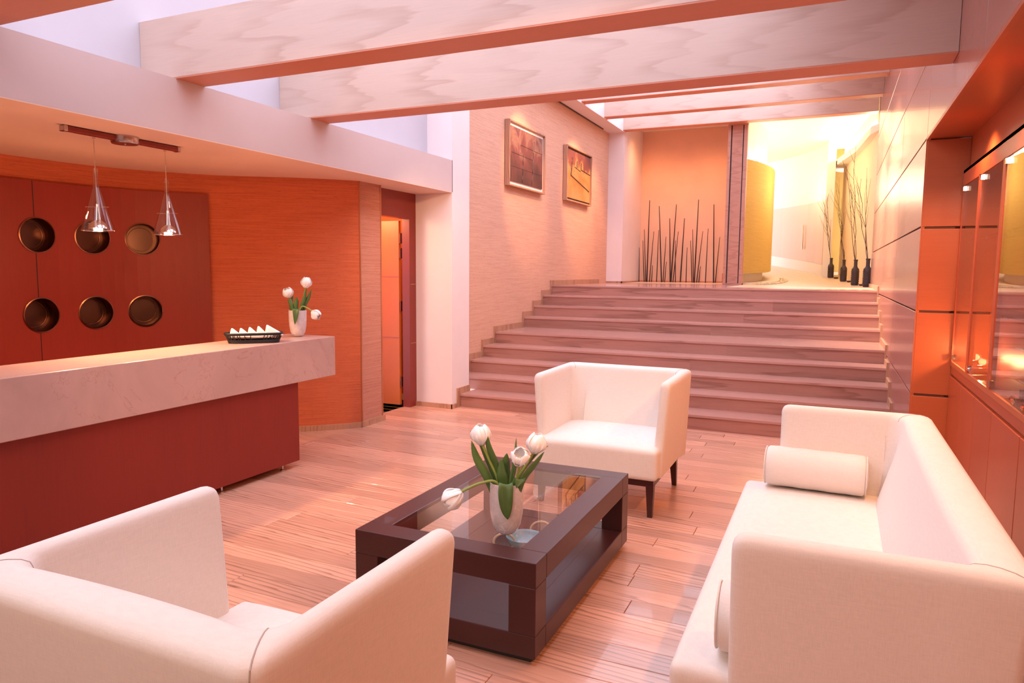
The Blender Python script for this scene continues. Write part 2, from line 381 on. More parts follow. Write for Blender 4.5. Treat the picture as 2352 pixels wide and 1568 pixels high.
wb = struct(MB().ribbon(cw[:k0 + 1], 0, 2.31, .02, -1).ribbon(cw[k0:], 2.12, 2.31, .02, -1).ribbon([(x - .085, y + .05) for x, y in cw[k0 - 1:]], 0, 2.2, .02, -1).build('wall_back', 'grass_desk', smooth=.5))
struct(MB().box((-4.42, 5.47, 0), (-4.03, 5.80, 2.31)).build('wall_end', 'grass_end'))
MB().box((-4.038, 5.462, .0), (-4.024, 5.476, 2.31)).build('corner_bead', 'bead', wb)
MB().box((-4.042, 5.794, .0), (-4.024, 5.808, 2.31)).build('corner_bead', 'bead', wb)
struct(MB().box((-4.03, 5.45, 0), (-4.012, 5.83, .055)).build('baseboard_end', 'oakframe'))
struct(MB().ribbon([(p.x + .012, p.y - .012) for p in cs[:20]], 0, .05, .02, -1).build('baseboard_back', 'oakframe'))
struct(MB().box((-4.19, 6.612, 0), (-3.688, 6.632, .05)).box((-3.702, 6.612, 0), (-3.686, 6.80, .05)).build('baseboard_pier', 'oakframe'))
# doorway between the grasscloth wall and the pier, door standing open inside
dr = struct(MB().box((-4.24, 5.80, 2.04), (-4.15, 6.63, 2.31)).box((-4.24, 6.50, 0), (-4.15, 6.63, 2.04)).box((-4.24, 5.80, 0), (-4.15, 5.84, 2.04)).build('door_1', 'frame_red'))
MB().box((-4.151, 6.52, 1.34), (-4.146, 6.63, 1.346)).box((-4.151, 6.52, .70), (-4.146, 6.63, .706)).build('groove', 'oakframe', dr)
lf = MB().box((-4.98, 6.485, .02), (-4.275, 6.525, 2.02)).build('door_leaf', 'door', dr)
for z in (.76, 1.42): MB().box((-4.98, 6.480, z), (-4.275, 6.486, z + .006)).build('groove', 'cherry', lf)
for z in (.22, 1.05, 1.62, 1.78):
    h = MB().box((-4.272, 6.492, z), (-4.262, 6.530, z + .11)).tube([(-4.262, 6.49, z), (-4.262, 6.49, z + .11)], .007).build('hinge', 'steel', dr)
struct(MB().box((-5.3, 5.80, -.01), (-4.24, 7.2, .0)).build('floor_back_room', M['olive']))
struct(MB().box((-5.3, 7.2, 0), (-4.2, 7.25, 2.4)).box((-5.35, 5.4, 0), (-5.3, 7.2, 2.4)).build('wall_back_room', 'door'))

# ------------------------------------------------------------------ SETTING: stair wall, upper ceiling edge, pictures' wall
struct(MB().box((-4.12, 7.02, 0), (XL, 13.06, 5.0)).build('wall_stair', 'grass_stair'))
struct(MB().box((XL, 7.02, 4.06), (-3.64, 13.06, 4.22)).box((-3.72, 7.02, 4.22), (-3.64, 13.06, 5.0)).build('ceiling_stair', 'plaster'))
MB().box((-3.925, 9.2, 4.048), (-3.905, 12.6, 4.0605)).build('light_slot', 'dark', bpy.data.objects['ceiling_stair'])
struct(MB().box((-4.12, 13.06, ZP - .1), (-3.64, 14.44, 4.4)).build('wall_column', 'plaster'))

# ------------------------------------------------------------------ SETTING: right wall, panelled
wr = struct(MB().box((XR + .02, 5.66, 0), (.74, 12.6, 5.0)).box((XR + .02, -2.2, 2.44), (1.0, 5.66, 5.0)).build('wall_right', 'subfloor'))
rowz = [0, .655, 1.24, 1.825, 2.422, 3.01, 3.60, 4.19, 4.9]; cy = [5.665, 7.70, 9.75, 11.3, 12.6]
for i in range(len(rowz) - 1):
    for j in range(len(cy) - 1):
        MB().box((XR, cy[j] + .004, rowz[i] + .006), (XR + .02, cy[j + 1] - .004, rowz[i + 1] - .006)).build('panel', 'cherrypanel', wr, bevel=.002, seg=1)
for i in range(4, len(rowz) - 1):
    for a, b in ((-2.2, -.4), (-.4, 1.65), (1.65, 3.65), (3.65, 5.66)):
        MB().box((XR, a + .003, rowz[i] + .003), (XR + .02, b - .003, rowz[i + 1] - .003)).build('panel', 'cherrypanel', wr, bevel=.002, seg=1)
MB().box((XR - .004, 5.655, 0), (XR + .018, 5.664, 2.425)).build('corner_bead', 'niche', wr)
MB().box((XR - .004, -2.2, 2.405), (XR + .018, 5.66, 2.425)).build('soffit_lip', 'niche', wr)
# cabinet niche: ceiling, end wall in grooved panels, wall over the cabinet
struct(MB().box((XR + .018, -2.2, 2.415), (1.0, 5.66, 2.44)).build('ceiling_niche', 'niche'))
we = struct(MB().box((XR + .02, 5.675, 0), (1.2, 5.72, 2.42)).build('wall_niche_end', 'subfloor'))
for a, b in ((0, .655), (.655, 1.24), (1.24, 1.815), (1.815, 2.415)):
    MB().box((XR + .004, 5.652, a + .008), (.80, 5.676, b - .008)).build('panel', 'niche', we, bevel=.003)
struct(MB().box((.80, -2.2, 2.19), (.84, 5.66, 2.42)).build('wall_over_cabinet', 'niche'))

struct(MB().box((-4.1, -2.2, 3.5), (-.3, .55, 3.6)).build('ceiling_lobby_near', 'plaster'))
struct(MB().box((-.35, -2.2, 3.35), (1.0, 6.7, 3.45)).build('ceiling_lobby_edge', 'cherrypanel'))
struct(MB().box((-.5, 6.7, 4.62), (1.0, 13.22, 4.72)).build('ceiling_stair_edge', 'plaster'))

# ------------------------------------------------------------------ staircase
st = thing('staircase', 'wide oak staircase of nine steps rising to the upper hall', 'stairs', (0, 0, 0))
SX0, SX1 = XL + .018, XR - .018
for k, y in enumerate(STEP_Y):
    z = RIS * (k + 1); x0 = SX0 if k >= 1 else -3.70 + .02
    yn = STEP_Y[k + 1] if k < 8 else 10.9
    if k < 3 and k >= 1: x0 = SX0
    j = -1.75 + .12 * k + .25 * math.sin(k * 2.1)
    for a, b in ((x0, j), (j, SX1)):
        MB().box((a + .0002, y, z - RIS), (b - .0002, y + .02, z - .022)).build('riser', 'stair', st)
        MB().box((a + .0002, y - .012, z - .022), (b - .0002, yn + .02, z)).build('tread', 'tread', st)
# saw-toothed skirtings beside the steps
def skirting(x0, x1, k0, lift, name='skirting'):
    for k in range(k0, 9):
        y = STEP_Y[k] - .04; yn = (STEP_Y[k + 1] if k < 8 else 12.6) - .04; z = RIS * (k + 1)
        m = MB().box((x0, y, z - RIS), (x1, yn + .001, z + lift))
        m.build(name, 'oakframe', st)
skirting(XL, XL + .018, 1, .075)
MB().box((-3.70, STEP_Y[0] - .06, 0), (-3.682, 7.02, RIS + .07)).build('skirting', 'oakframe', st)
skirting(XR - .018, XR, 0, .06)

# ------------------------------------------------------------------ upper hall
def zr(y): return ZP + (.0107 * (y - 13.2) ** 2 if y > 13.2 else 0)
struct(MB().box((XL, 10.88, ZP - .1), (-1.45, 14.44, ZP - .001)).build('floor_landing', 'tread'))
hf = MB(); ys = [10.88 + .4 * i for i in range(25)]
for a, b in zip(ys, ys[1:]): hf.hexa([(-1.45 if a < 13.2 else -6, a, zr(a) - .1), (1.0, a, zr(a) - .1), (1.0, b, zr(b) - .1), (-1.45 if a < 13.2 else -6, b, zr(b) - .1),
                                      (-1.45 if a < 13.2 else -6, a, zr(a)), (1.0, a, zr(a)), (1.0, b, zr(b)), (-1.45 if a < 13.2 else -6, b, zr(b))])
struct(hf.build('floor_hall', 'hall_floor'))
struct(MB().box((-3.64, 14.42, ZP - .05), (-1.5, 14.5, 4.4)).build('wall_hall_back', 'orange_wall'))
struct(MB().box((-3.64, 14.395, ZP), (-1.95, 14.42, ZP + .035)).box((-1.98, 14.36, ZP), (-1.90, 14.42, ZP + .20)).build('baseboard_hall', 'door'))
struct(MB().box((XL, 13.04, ZP), (-3.625, 13.06, ZP + .035)).box((-3.64, 13.04, ZP), (-3.625, 14.4, ZP + .035)).build('baseboard_column', 'oakframe'))
sd = thing('sliding_partition', 'tall oak sliding partition with two dark vertical slots beside the orange wall', 'partition', (-1.64, 13.25, ZP))
MB().box((-.165, -.06, 0), (-.115, .06, 2.82)).build('post', 'sliding', sd)
MB().box((-.095, -.04, 0), (.085, .04, 2.82)).build('panel', 'sliding', sd)
MB().box((.105, -.06, 0), (.165, .06, 2.82)).build('post', 'sliding', sd)
MB().box((-.115, -.02, .0), (.105, .02, 2.81)).build('slot_back', 'dark', sd)
MB().box((-.17, -.075, 0), (.165, .07, .025)).build('sill', 'stair', sd)
MB().box((-.165, -.07, 2.79), (.165, .07, 2.83)).build('head', 'sliding', sd)
# yellow convex wall
CX, CY, CR = -5.69, 15.16, 4.53
ang = lambda d: (CX + CR * math.cos(d), CY + CR * math.sin(d))
arc = [ang(-.385 + .05 * i) for i in range(24)]
yw = struct(MB().ribbon(arc, lambda p: zr(p.y) + .2, 3.52, .12, 1).build('wall_yellow', 'yellow_wall', smooth=.5))
arc2 = [(CX + (CR - .16) * math.cos(-.385 + .05 * i), CY + (CR - .16) * math.sin(-.385 + .05 * i)) for i in range(24)]
struct(MB().ribbon(arc2, 1.2, 4.5, .1, 1).build('wall_yellow_backing', 'plaster_hall', smooth=.5))
arc3 = [(CX + (CR + .18) * math.cos(-.385 + .05 * i), CY + (CR + .18) * math.sin(-.385 + .05 * i)) for i in range(24)]
struct(MB().ribbon(arc3, 1.2, lambda p: zr(p.y) + .03, .4, 1).build('trim_1', 'curb', smooth=.5))
pb = MB(); rp = random.Random(3)
for i in range(260):
    d = -.36 + rp.random() * .55; r = CR + .19 + rp.random() * .14; x, y = CX + r * math.cos(d), CY + r * math.sin(d); q = .012 + .014 * rp.random()
    pb.lathe([(.0, 0), (q, .3 * q), (q, .8 * q), (0, 1.3 * q)], 6, (x, y, zr(y) - .002))
o = pb.build('pebbles', 'pebble', None, smooth=1.5); tag(o, 'strip of pale pebbles at the foot of the yellow curved wall', 'pebbles'); o['kind'] = 'stuff'
# curved wall with doors at the end of the hall
dc = [(-.20, 16.95), (-.45, 17.75), (-.90, 18.6), (-1.58, 19.5), (-2.6, 20.2)]
dcs = [(p.x, p.y) for p in spline([(x, y, 0) for x, y in dc], 8)]
we2 = struct(MB().ribbon(dcs, 1.2, 4.5, .1, -1).build('wall_hall_end', 'plaster_hall', smooth=.5))
def off(pts, d):
    out = []
    for i, p in enumerate(pts):
        a = Vector(pts[max(i - 1, 0)]); b = Vector(pts[min(i + 1, len(pts) - 1)]); t = (b - a).normalized(); out.append((p[0] - t.y * d, p[1] + t.x * d))
    return out
for k, (a, b) in enumerate(((1, 6), (6, 11), (11, 20), (20, 30))):
    d = struct(MB().ribbon(off(dcs[a:b + 1], .012), lambda p: zr(p.y) + .24, 3.10, .03, -1).build('door_%d' % (k + 2), 'hall_door', smooth=.5))
    MB().ribbon(off(dcs[a:b + 1], .010), lambda p: zr(p.y), lambda p: zr(p.y) + .237, .03, -1).build('kick_plate', 'plaster_hall', d, smooth=.5)
    if k == 2:
        p = off(dcs, .05)[12]; MB().tube([(p[0], p[1], 2.05), (p[0], p[1], 2.62)], .018).build('door_handle', 'chrome', d)
struct(MB().box((-.22, 16.72, 1.2), (-.06, 16.96, 4.5)).build('wall_hall_pier', 'plaster_hall'))
struct(MB().box((-.06, 18.0, 1.2), (.3, 18.1, 4.5)).box((-.10, 16.9, 1.2), (-.06, 18.0, 3.8)).build('wall_recess', 'olive'))
struct(MB().ribbon([(.585, 12.58), (.50, 14.0), (.30, 15.8), (.10, 17.3)], 1.2, 4.5, .1, -1).build('wall_hall_right', 'peach_wall', smooth=.4))
# dropped soffit beside the right wall, high ceiling with cove light
soff = [(.70, 12.55), (.45, 13.3), (.27, 15.1), (-.0, 16.5), (-.17, 17.6), (.1, 18.1), (.9, 18.1), (.9, 12.55)]
cs_ = struct(MB().prism(soff, 3.78, 3.90).build('ceiling_hall_edge', 'plaster_hall'))
for (xa, ya), (xb, yb) in zip(soff[0:4], soff[1:5]):
    MB().tube([(xa + .08, ya, 3.93), (xb + .08, yb, 3.93)], .02, 6).build('cove_strip', 'led', cs_)
for i in range(0, 22, 3):
    a, b = arc[i], arc[i + 2]; d = .06
    MB().tube([(a[0] - d, a[1], 3.545), (b[0] - d, b[1], 3.545)], .02, 6).build('cove_strip', 'led', yw)
struct(MB().box((-4.2, 13.22, 4.30), (1.0, 21, 4.42)).build('ceiling_hall', 'plaster_hall'))
struct(MB().box((-6, 20.9, 1.2), (1, 21, 4.5)).build('wall_far', 'plaster_hall'))
CV = (1., .80, .54)
point('cove_lamp', (-.62, 14.6, 3.1), 19, CV, .3); point('cove_lamp', (-.9, 17.2, 3.2), 15, CV, .3)

# ------------------------------------------------------------------ closing walls behind the camera
struct(MB().box((-5.8, -2.3, 0), (1.2, -2.2, 5.0)).build('wall_behind', 'plaster'))
struct(MB().box((1.0, -2.2, 0), (1.05, 5.7, 2.42)).build('wall_cabinet_back', 'niche'))

# ------------------------------------------------------------------ ceiling beams
names = {1.97: 'oak ceiling beam at the upper left corner, nearest of the row', 3.196: 'pale oak ceiling beam crossing the top of the lobby, second from the front',
         4.417: 'pale oak ceiling beam hanging lowest over the staircase end of the lobby'}
def beam(label, group, x0, x1, y, wd_, z0, z1):
    t = thing('ceiling_beam', label, 'beam', ((x0 + x1) / 2, y + wd_ / 2, z0), 0, group); hl = (x1 - x0) / 2
    MB().box((-hl, -wd_ / 2, .008), (hl, wd_ / 2, z1 - z0)).build('body', 'beam', t)
    MB().box((-hl, -wd_ / 2 + .001, 0), (hl, wd_ / 2 - .001, .008)).build('underside_bounce', 'beam_bounce', t)  # thin added layer carrying the bounce tint, the beam is one oak
for y, lb in names.items(): beam(lb, 'beams over the lobby', -3.998, XR - .002, y, .217, 2.645, 3.012)
up_lb = {10.57: 'oak beam above the stairs, first behind the big lobby beam', 11.76: 'oak beam above the stairs, middle one of three', 12.95: 'oak beam above the stairs, farthest, in front of the lit hall ceiling'}
for y in up_lb: beam(up_lb[y], 'beams over the stairs', -3.72, XR - .002, y, .2, 4.08, 4.36)

# ------------------------------------------------------------------ sofa and armchairs
def seating(name, label, hw, loc, rz, group=None, af=-.33):
    """upholstered tub seat: front faces local -y, hw = half width at the arm tops"""
    t = thing(name, label, 'sofa' if hw > .6 else 'armchair', loc, rz, group)
    flare = lambda z: hw - .044 + .044 * (z - .23) / .60
    # seat box with a crowned cushion top, running past the arm fronts
    sw = hw - .050
    def fs(x, y, z):
        cz = max(0, z) / .10
        return (x * (1 + 0), -.075 + y, .325 + z + (.030 * (1 - (x / sw) ** 4) * (1 - (y / .36) ** 4) if z > .05 else 0))
    MB().rbox(sw, .35, .095, .028, fs, m=12).build('seat', 'fabric', t, smooth=1.2)
    # arms and back: one upholstered shell round three sides, mitred at the back corners
    yb, ta, tb, ro, rf = .405, .066, .122, .045, .075
    zo = [.232, .25, .34, .44, .54, .64, .72, .77, .797]; zi = [.797, .77, .72, .64, .54, .46, .38, .30]
    def piece(name, stations):
        m = MB(); n_ = 0
        for (O, I, w_, dz) in stations:
            O, I = Vector(O), Vector(I); d = (I - O).normalized(); ring = []
            for z in zo: ring.append((O + d * (.044 + .012 * w_) * (.83 - z) / .6, z))
            so, si = .044 * .033 / .6, (.03 + .085 * w_) * .033 / .41
            a, b = O + d * so, I + d * si
            for q in range(1, 8):
                g = pi * q / 8; f = (1 - math.cos(g)) / 2; ring.append((a.lerp(b, f), .797 + .034 * math.sin(g) ** .8))
            for z in zi: ring.append((I + d * (.03 + .085 * w_) * min(1, (.83 - z) / .41), z))
            m.v += [(p.x, p.y, z - dz * max(0, min(1, (z - .55) / .28)) ** 2) for p, z in ring]; n_ = len(ring)
        k = len(stations)
        m.f = [(i * n_ + j_, i * n_ + (j_ + 1) % n_, (i + 1) * n_ + (j_ + 1) % n_, (i + 1) * n_ + j_) for i in range(k - 1) for j_ in range(n_)]
        m.f += [tuple(range(n_))[::-1], tuple(range((k - 1) * n_, k * n_))]
        o = m.build(name, 'fabric', t, smooth=1.0); return o, m.v, n_
    def half():
        L = []
        for e, f, dz in ((0, .50, .034), (.004, .26, .020), (.012, .10, .009), (.026, .02, .002), (.040, 0, 0)): L.append(((hw - ta * f * .5, af + e), (hw - ta + ta * f * .5, af + e), 0, dz))
        y1 = yb - tb - rf
        for q in range(1, 9): y = af + .04 + (y1 - af - .04) * q / 8; L.append(((hw, y), (hw - ta, y), 0, 0))
        for q in range(1, 6):
            g = pi / 4 * q / 5; L.append(((hw - ro + ro * math.cos(g), yb - ro + ro * math.sin(g)), (hw - ta - rf + rf * math.cos(g), yb - tb - rf + rf * math.sin(g)), .5 * q / 5, 0))
        return L
    def halfback():
        L = []
        for q in range(0, 6):
            g = pi / 4 + pi / 4 * q / 5; L.append(((hw - ro + ro * math.cos(g), yb - ro + ro * math.sin(g)), (hw - ta - rf + rf * math.cos(g), yb - tb - rf + rf * math.sin(g)), .5 + .5 * q / 5, 0))
        return L
    mir = lambda L: [((-a[0], a[1]), (-b[0], b[1]), w_, dz) for a, b, w_, dz in L]
    H = half(); HB = halfback(); x1 = hw - ta - rf
    mid = [((x1 * u * .999, yb), (x1 * u * .995, yb - tb - .012 * (1 - u * u)), 1, 0) for u in [1 - 2 * q / 14 for q in range(1, 14)]]
    for S in (H, mir(H)):
        o, V_, n_ = piece('arm', S)
        ring = V_[-n_:]; MB().tube([Vector(p) + (Vector((p[0], p[1], p[2] + .05)) - Vector((p[0] * .97, p[1] * .9, p[2]))).normalized() * .0006 for p in ring[4:17]], .0016, 5).build('seam', 'seam', o)
    piece('backrest', HB + mid + mir(HB)[::-1])
    # dark wooden base and tapering legs
    iw = hw - .075
    MB().box((-iw, -.395, .19), (iw, -.36, .232)).box((-iw, .30, .19), (iw, .335, .232)).box((-iw, -.36, .19), (-iw + .035, .30, .232)).box((iw - .035, -.36, .19), (iw, .30, .232)).build('base_rail', 'walnut', t)
    for sx in (-1, 1):
        for ly, dy in ((-.375, -.012), (.315, .03)):
            q = .024; r = .015; x = sx * (iw - .022); xb = x + sx * .006; yb = ly + dy
            MB().hexa([(xb - r, yb - r, 0), (xb + r, yb - r, 0), (xb + r, yb + r, 0), (xb - r, yb + r, 0),
                       (x - q, ly - q, .20), (x + q, ly - q, .20), (x + q, ly + q, .20), (x - q, ly + q, .20)]).build('leg', 'walnut', t)
    return t
seating('armchair', 'cream upholstered armchair facing the viewer in front of the staircase', .452, (-1.314, 4.58, 0), 0, 'matching lounge armchairs')
seating('armchair', 'cream upholstered armchair seen from behind at the lower left', .452, (-1.314, 1.25, 0), pi, 'matching lounge armchairs')
seating('sofa', 'long cream upholstered sofa along the display cabinet wall', 1.02, (.06, 2.85, 0), -pi / 2, None, -.265)
def bolster(label, loc, L, r, rz):
    prof = [(0, -L / 2 - .006), (r * .55, -L / 2 - .004), (r * .88, -L / 2 + .004), (r * .985, -L / 2 + .018)]
    prof += [(r * (1 + .012 * math.sin(i * 1.7)), -L / 2 + .02 + (L - .04) * i / 12) for i in range(1, 12)]
    prof += [(a, -b) for a, b in prof[:4][::-1]]
    t = thing('bolster_cushion', label, 'cushion', loc, rz, 'bolsters on the sofa')
    m = MB().lathe(prof, 36); m.v = [(z, x, y + r) for x, y, z in m.v]; m.build('cover', 'fabric', t, smooth=1.2)
    for s in (-1, 1):
        p = MB().tube([(s * (L / 2 - .003), (r * .93) * math.cos(a), r + (r * .93) * math.sin(a)) for a in [2 * pi * i / 36 for i in range(37)]], .003, 6); p.build('piping', 'fabric', t, smooth=1.2)
bolster('round cream bolster cushion leaning on the far sofa arm', (-.035, 3.715, .437), .46, .098, -.04)
bolster('round cream bolster cushion half hidden behind the near sofa arm', (-.022, 2.005, .437), .46, .098, .03)

# ------------------------------------------------------------------ coffee table
ct = thing('coffee_table', 'dark walnut coffee table with glass top and open lower shelf', 'coffee table', (-1.372, 3.02, 0))
hx, hy, zt, wd = .412, .66, .41, .112
for s in (-1, 1):
    MB().box((-hx, s * hy - (wd if s > 0 else 0), zt - .10), (hx, s * hy + (0 if s > 0 else wd), zt)).build('top_rail', 'walnut', ct, bevel=.003)
    MB().box((s * hx - (wd if s > 0 else 0), -hy + wd, zt - .10), (s * hx + (0 if s > 0 else wd), hy - wd, zt)).build('top_rail', 'walnut', ct, bevel=.003)
    for q in (-1, 1):
        x0 = s * hx - (wd if s > 0 else 0); y0 = q * hy - (wd if q > 0 else 0)
        MB().box((x0, y0, .12), (x0 + wd, y0 + wd, zt - .10)).build('leg', 'walnut', ct, bevel=.003)
    MB().box((-hx, s * hy - (wd if s > 0 else 0), .03), (hx, s * hy + (0 if s > 0 else wd), .12)).build('bottom_rail', 'walnut', ct, bevel=.003)
    MB().box((s * hx - (wd if s > 0 else 0), -hy + wd, .03), (s * hx + (0 if s > 0 else wd), hy - wd, .12)).build('bottom_rail', 'walnut', ct, bevel=.003)
MB().box((-hx + wd - .004, -hy + wd - .004, .085), (hx - wd + .004, hy - wd + .004, .118)).build('shelf', 'walnut', ct)
MB().box((-hx + .03, -hy + .03, 0), (hx - .03, hy - .03, .034)).build('plinth', 'dark', ct)
MB().box((-hx + wd - .001, -hy + wd - .001, zt - .010), (hx - wd + .001, hy - wd + .001, zt - .001)).build('glass_top', 'glass', ct)

# blue bowl with two rattan ring handles on the shelf
bw = thing('blue_bowl', 'pale blue glass bowl with rattan ring handles under the table glass', 'bowl', (-1.342, 3.15, .118), 0)
MB().lathe([(.0, .0), (.045, .0), (.075, .018), (.092, .05), (.095, .062), (.090, .062), (.085, .05), (.068, .024), (.03, .012), (0, .010)], 36).build('bowl', 'blueglass', bw, smooth=1.2)
for px_, py_, zc in ((-.075, -.085, .043), (.035, .125, .052)):
    MB().tube([(px_ + .052 * math.cos(a) * math.cos(YAW), py_ + .052 * math.cos(a) * math.sin(YAW), zc + .043 * math.sin(a) + .004) for a in [pi * 2 * i / 24 for i in range(25)]], .0065, 8).build('ring_handle', 'rattan', bw, smooth=1.2)

# ------------------------------------------------------------------ vases with tulips
def vase(label, loc, sc_=1.):
    t = thing('tulip_vase', label, 'vase', loc, 0, 'crackled flower vases')
    p = [(.0, .0), (.030, .0), (.046, .012), (.060, .04), (.068, .085), (.0715, .14), (.0725, .19), (.0725, .218), (.069, .219), (.067, .19), (.064, .12), (.05, .05), (.0, .03)]
    MB().lathe([(a * sc_, b * sc_) for a, b in p], 48).build('body', 'crackle', t, smooth=1.2)
    return t
def petal_mesh(op):
    m = MB(); R, C = 8, 6; vs = []
    for i in range(R + 1):
        u = i / R; wd_ = .0245 * math.sin(pi * min(1, .10 + u * .82)) ** .75
        rad = .003 + .0245 * math.sin(pi * (.05 + (.80 - .22 * op) * u)) * (1 + op * u * .5); z = .062 * u
        for j in range(C + 1):
            a = (j / C - .5) * 2; vs.append((rad - .006 * a * a * (1 - .3 * u), wd_ * a, z - .004 * a * a * u))
    fs = [(i * (C + 1) + j, i * (C + 1) + j + 1, (i + 1) * (C + 1) + j + 1, (i + 1) * (C + 1) + j) for i in range(R) for j in range(C)]
    me = m.add(vs, fs).mesh('petal', 'petal', smooth=1.5); return me
PET = {o_: petal_mesh(o_) for o_ in (.0, .25, .7)}
def leafblade(path, wmax, n_=14):
    """long keeled tulip leaf along a space curve; width turned towards the given side vector"""
    P = spline(path[0], 5); side = Vector(path[1]).normalized(); m = MB(); vs = []; k = len(P)
    for i, p in enumerate(P):
        u = i / (k - 1); t = (P[min(i + 1, k - 1)] - P[max(i - 1, 0)]).normalized(); sd_ = (side - t * side.dot(t)).normalized(); nn = t.cross(sd_)
        ww = wmax * max(.03, math.sin(pi * (.10 + .90 * u)) ** .75)
        for a in (-1, -.5, 0, .5, 1): vs.append(p + sd_ * ww * a + nn * ww * .35 * (a * a))
    for i in range(k - 1):
        for j in range(4): m.f.append((i * 5 + j, i * 5 + j + 1, (i + 1) * 5 + j + 1, (i + 1) * 5 + j))
    m.v = [tuple(v) for v in vs]; return m
def tulip(label, loc, stem, axis, op, leaves, size=1., group=None):
    t = thing('tulip', label, 'tulip', loc, 0, group)
    P = spline(stem, 5); MB().tube(P, [.0042 * size] * len(P), 8).build('stem', 'stem', t, smooth=1.2)
    ax = Vector(axis).normalized(); q = ax.to_track_quat('Z', 'Y').to_matrix().to_4x4()
    for k in range(6):
        o = obj('petal', PET[op], t); s_ = size * (1.0 if k % 2 else .93)
        o.matrix_local = Matrix.Translation(Vector(stem[-1]) - ax * .003) @ q @ Matrix.Rotation(k * pi / 3 + .3, 4, 'Z') @ Matrix.Scale(s_, 4)
        md = o.modifiers.new('thickness', 'SOLIDIFY'); md.thickness = .0012
    pm_ = MB().tube([Vector(stem[-1]), Vector(stem[-1]) + ax * .03 * size], [.004 * size, .003 * size], 8); pm_.build('pistil', 'pistil', t, smooth=1.2)
    for lp, sd_, wm in leaves:
        o = leafblade((lp, sd_), wm).build('leaf', 'leaf', t, smooth=1.5); md = o.modifiers.new('thickness', 'SOLIDIFY'); md.thickness = .0014
R_ = Vector((math.cos(YAW), math.sin(YAW), 0)); D_ = Vector((-math.sin(YAW), math.cos(YAW), 0))      # picture-plane right and depth as seen from the sofa group
def L3(a, b, c=0): return tuple(R_ * a + D_ * c + Vector((0, 0, b)))
V1 = (-1.195, 2.605, .41); vase('tall crackled white ceramic vase on the coffee table', V1)
# positions: right, height above the table top, depth
g1 = 'tulips in the coffee table vase'
tulip('white tulip standing tallest at the left of the coffee table vase', V1, [L3(-.01, .03), L3(-.03, .20), L3(-.075, .31, .01), L3(-.103, .372, .01)], L3(-.12, 1, 0), .0,
      [([L3(-.02, .08, -.01), L3(-.07, .23, -.02), L3(-.12, .32, -.02), L3(-.146, .395, -.02)], L3(.6, .3, .5), .021),
       ([L3(-.01, .10, .01), L3(-.04, .26, .0), L3(-.075, .36, -.015), L3(-.085, .425, -.02)], L3(.8, .2, -.4), .017),
       ([L3(-.02, .15, .02), L3(-.08, .30, .03), L3(-.115, .385, .03), L3(-.155, .425, .03)], L3(.7, .3, .4), .011)], 1.42, g1)
tulip('white tulip standing at the right rim of the coffee table vase', V1, [L3(.02, .03, .02), L3(.04, .2, .02), L3(.085, .29, .02), L3(.112, .335, .02)], L3(.25, 1, .05), .0,
      [([L3(.03, .10, .0), L3(.07, .22, .0), L3(.12, .29, .0), L3(.155, .345, .0)], L3(.6, -.5, .5), .017),
       ([L3(.02, .15, .03), L3(.07, .26, .03), L3(.13, .335, .03), L3(.172, .362, .03)], L3(.4, -.7, .4), .010)], 1.42, g1)
tulip('small open white tulip in the middle of the coffee table vase', V1, [L3(.02, .03, -.02), L3(.035, .2, -.025), L3(.05, .28, -.035), L3(.055, .315, -.045)], L3(-.05, .75, -.75), .25,
      [([L3(.025, .10, -.02), L3(.02, .21, -.02), L3(.035, .30, -.01), L3(.038, .405, -.01)], L3(.9, 0, .4), .012),
       ([L3(.03, .12, -.04), L3(.045, .21, -.055), L3(.055, .245, -.06), L3(.04, .215, -.075)], L3(1, .1, .2), .026)], 1.25, g1)
tulip('white tulip drooping left over the glass table top', V1, [L3(-.0, .12, -.03), L3(-.04, .225, -.045), L3(-.10, .228, -.055), L3(-.155, .207, -.06), L3(-.185, .190, -.06)], L3(-.75, -.55, -.25), .25,
      [([L3(-.005, .12, -.02), L3(-.012, .22, -.03), L3(-.02, .265, -.035), L3(-.022, .325, -.03)], L3(1, 0, .2), .023),
       ([L3(.0, .17, .0), L3(.0, .24, .01), L3(-.002, .30, .01), L3(.0, .335, .01)], L3(1, .1, .3), .018),
       ([L3(.0, .19, -.05), L3(-.002, .228, -.075), L3(-.004, .19, -.088), L3(.0, .13, -.088), L3(.006, .085, -.084)], L3(1, 0, .1), .030)], 1.42, g1)
V2 = (-3.84, 4.385, .967); vase('smooth pale ceramic vase at the end of the reception counter', V2, .95)
g2 = 'tulips in the counter vase'
tulip('white tulip bud leaning left in the counter vase', V2, [L3(-.02, .03), L3(-.03, .22), L3(-.045, .27), L3(-.058, .31)], L3(-.2, .9, -.4), .25,
      [([L3(-.02, .12, -.02), L3(-.035, .24, -.03), L3(-.05, .28, -.03), L3(-.055, .30, -.03)], L3(1, 0, .3), .016),
       ([L3(-.03, .15, .0), L3(-.05, .22, .0), L3(-.045, .27, .0), L3(-.04, .33, .02)], L3(1, 0, .3), .014)], 1.3, g2)
tulip('tallest white tulip in the counter vase', V2, [L3(.02, .03), L3(.03, .22), L3(.05, .31), L3(.07, .385)], L3(.1, 1, 0), .0,
      [([L3(.02, .15, -.01), L3(.04, .24, -.02), L3(.065, .31, -.02), L3(.08, .385, -.02)], L3(1, -.2, .3), .014),
       ([L3(.03, .15, .01), L3(.06, .25, .0), L3(.09, .31, .0), L3(.112, .375, .0)], L3(1, -.4, .3), .015)], 1.4, g2)
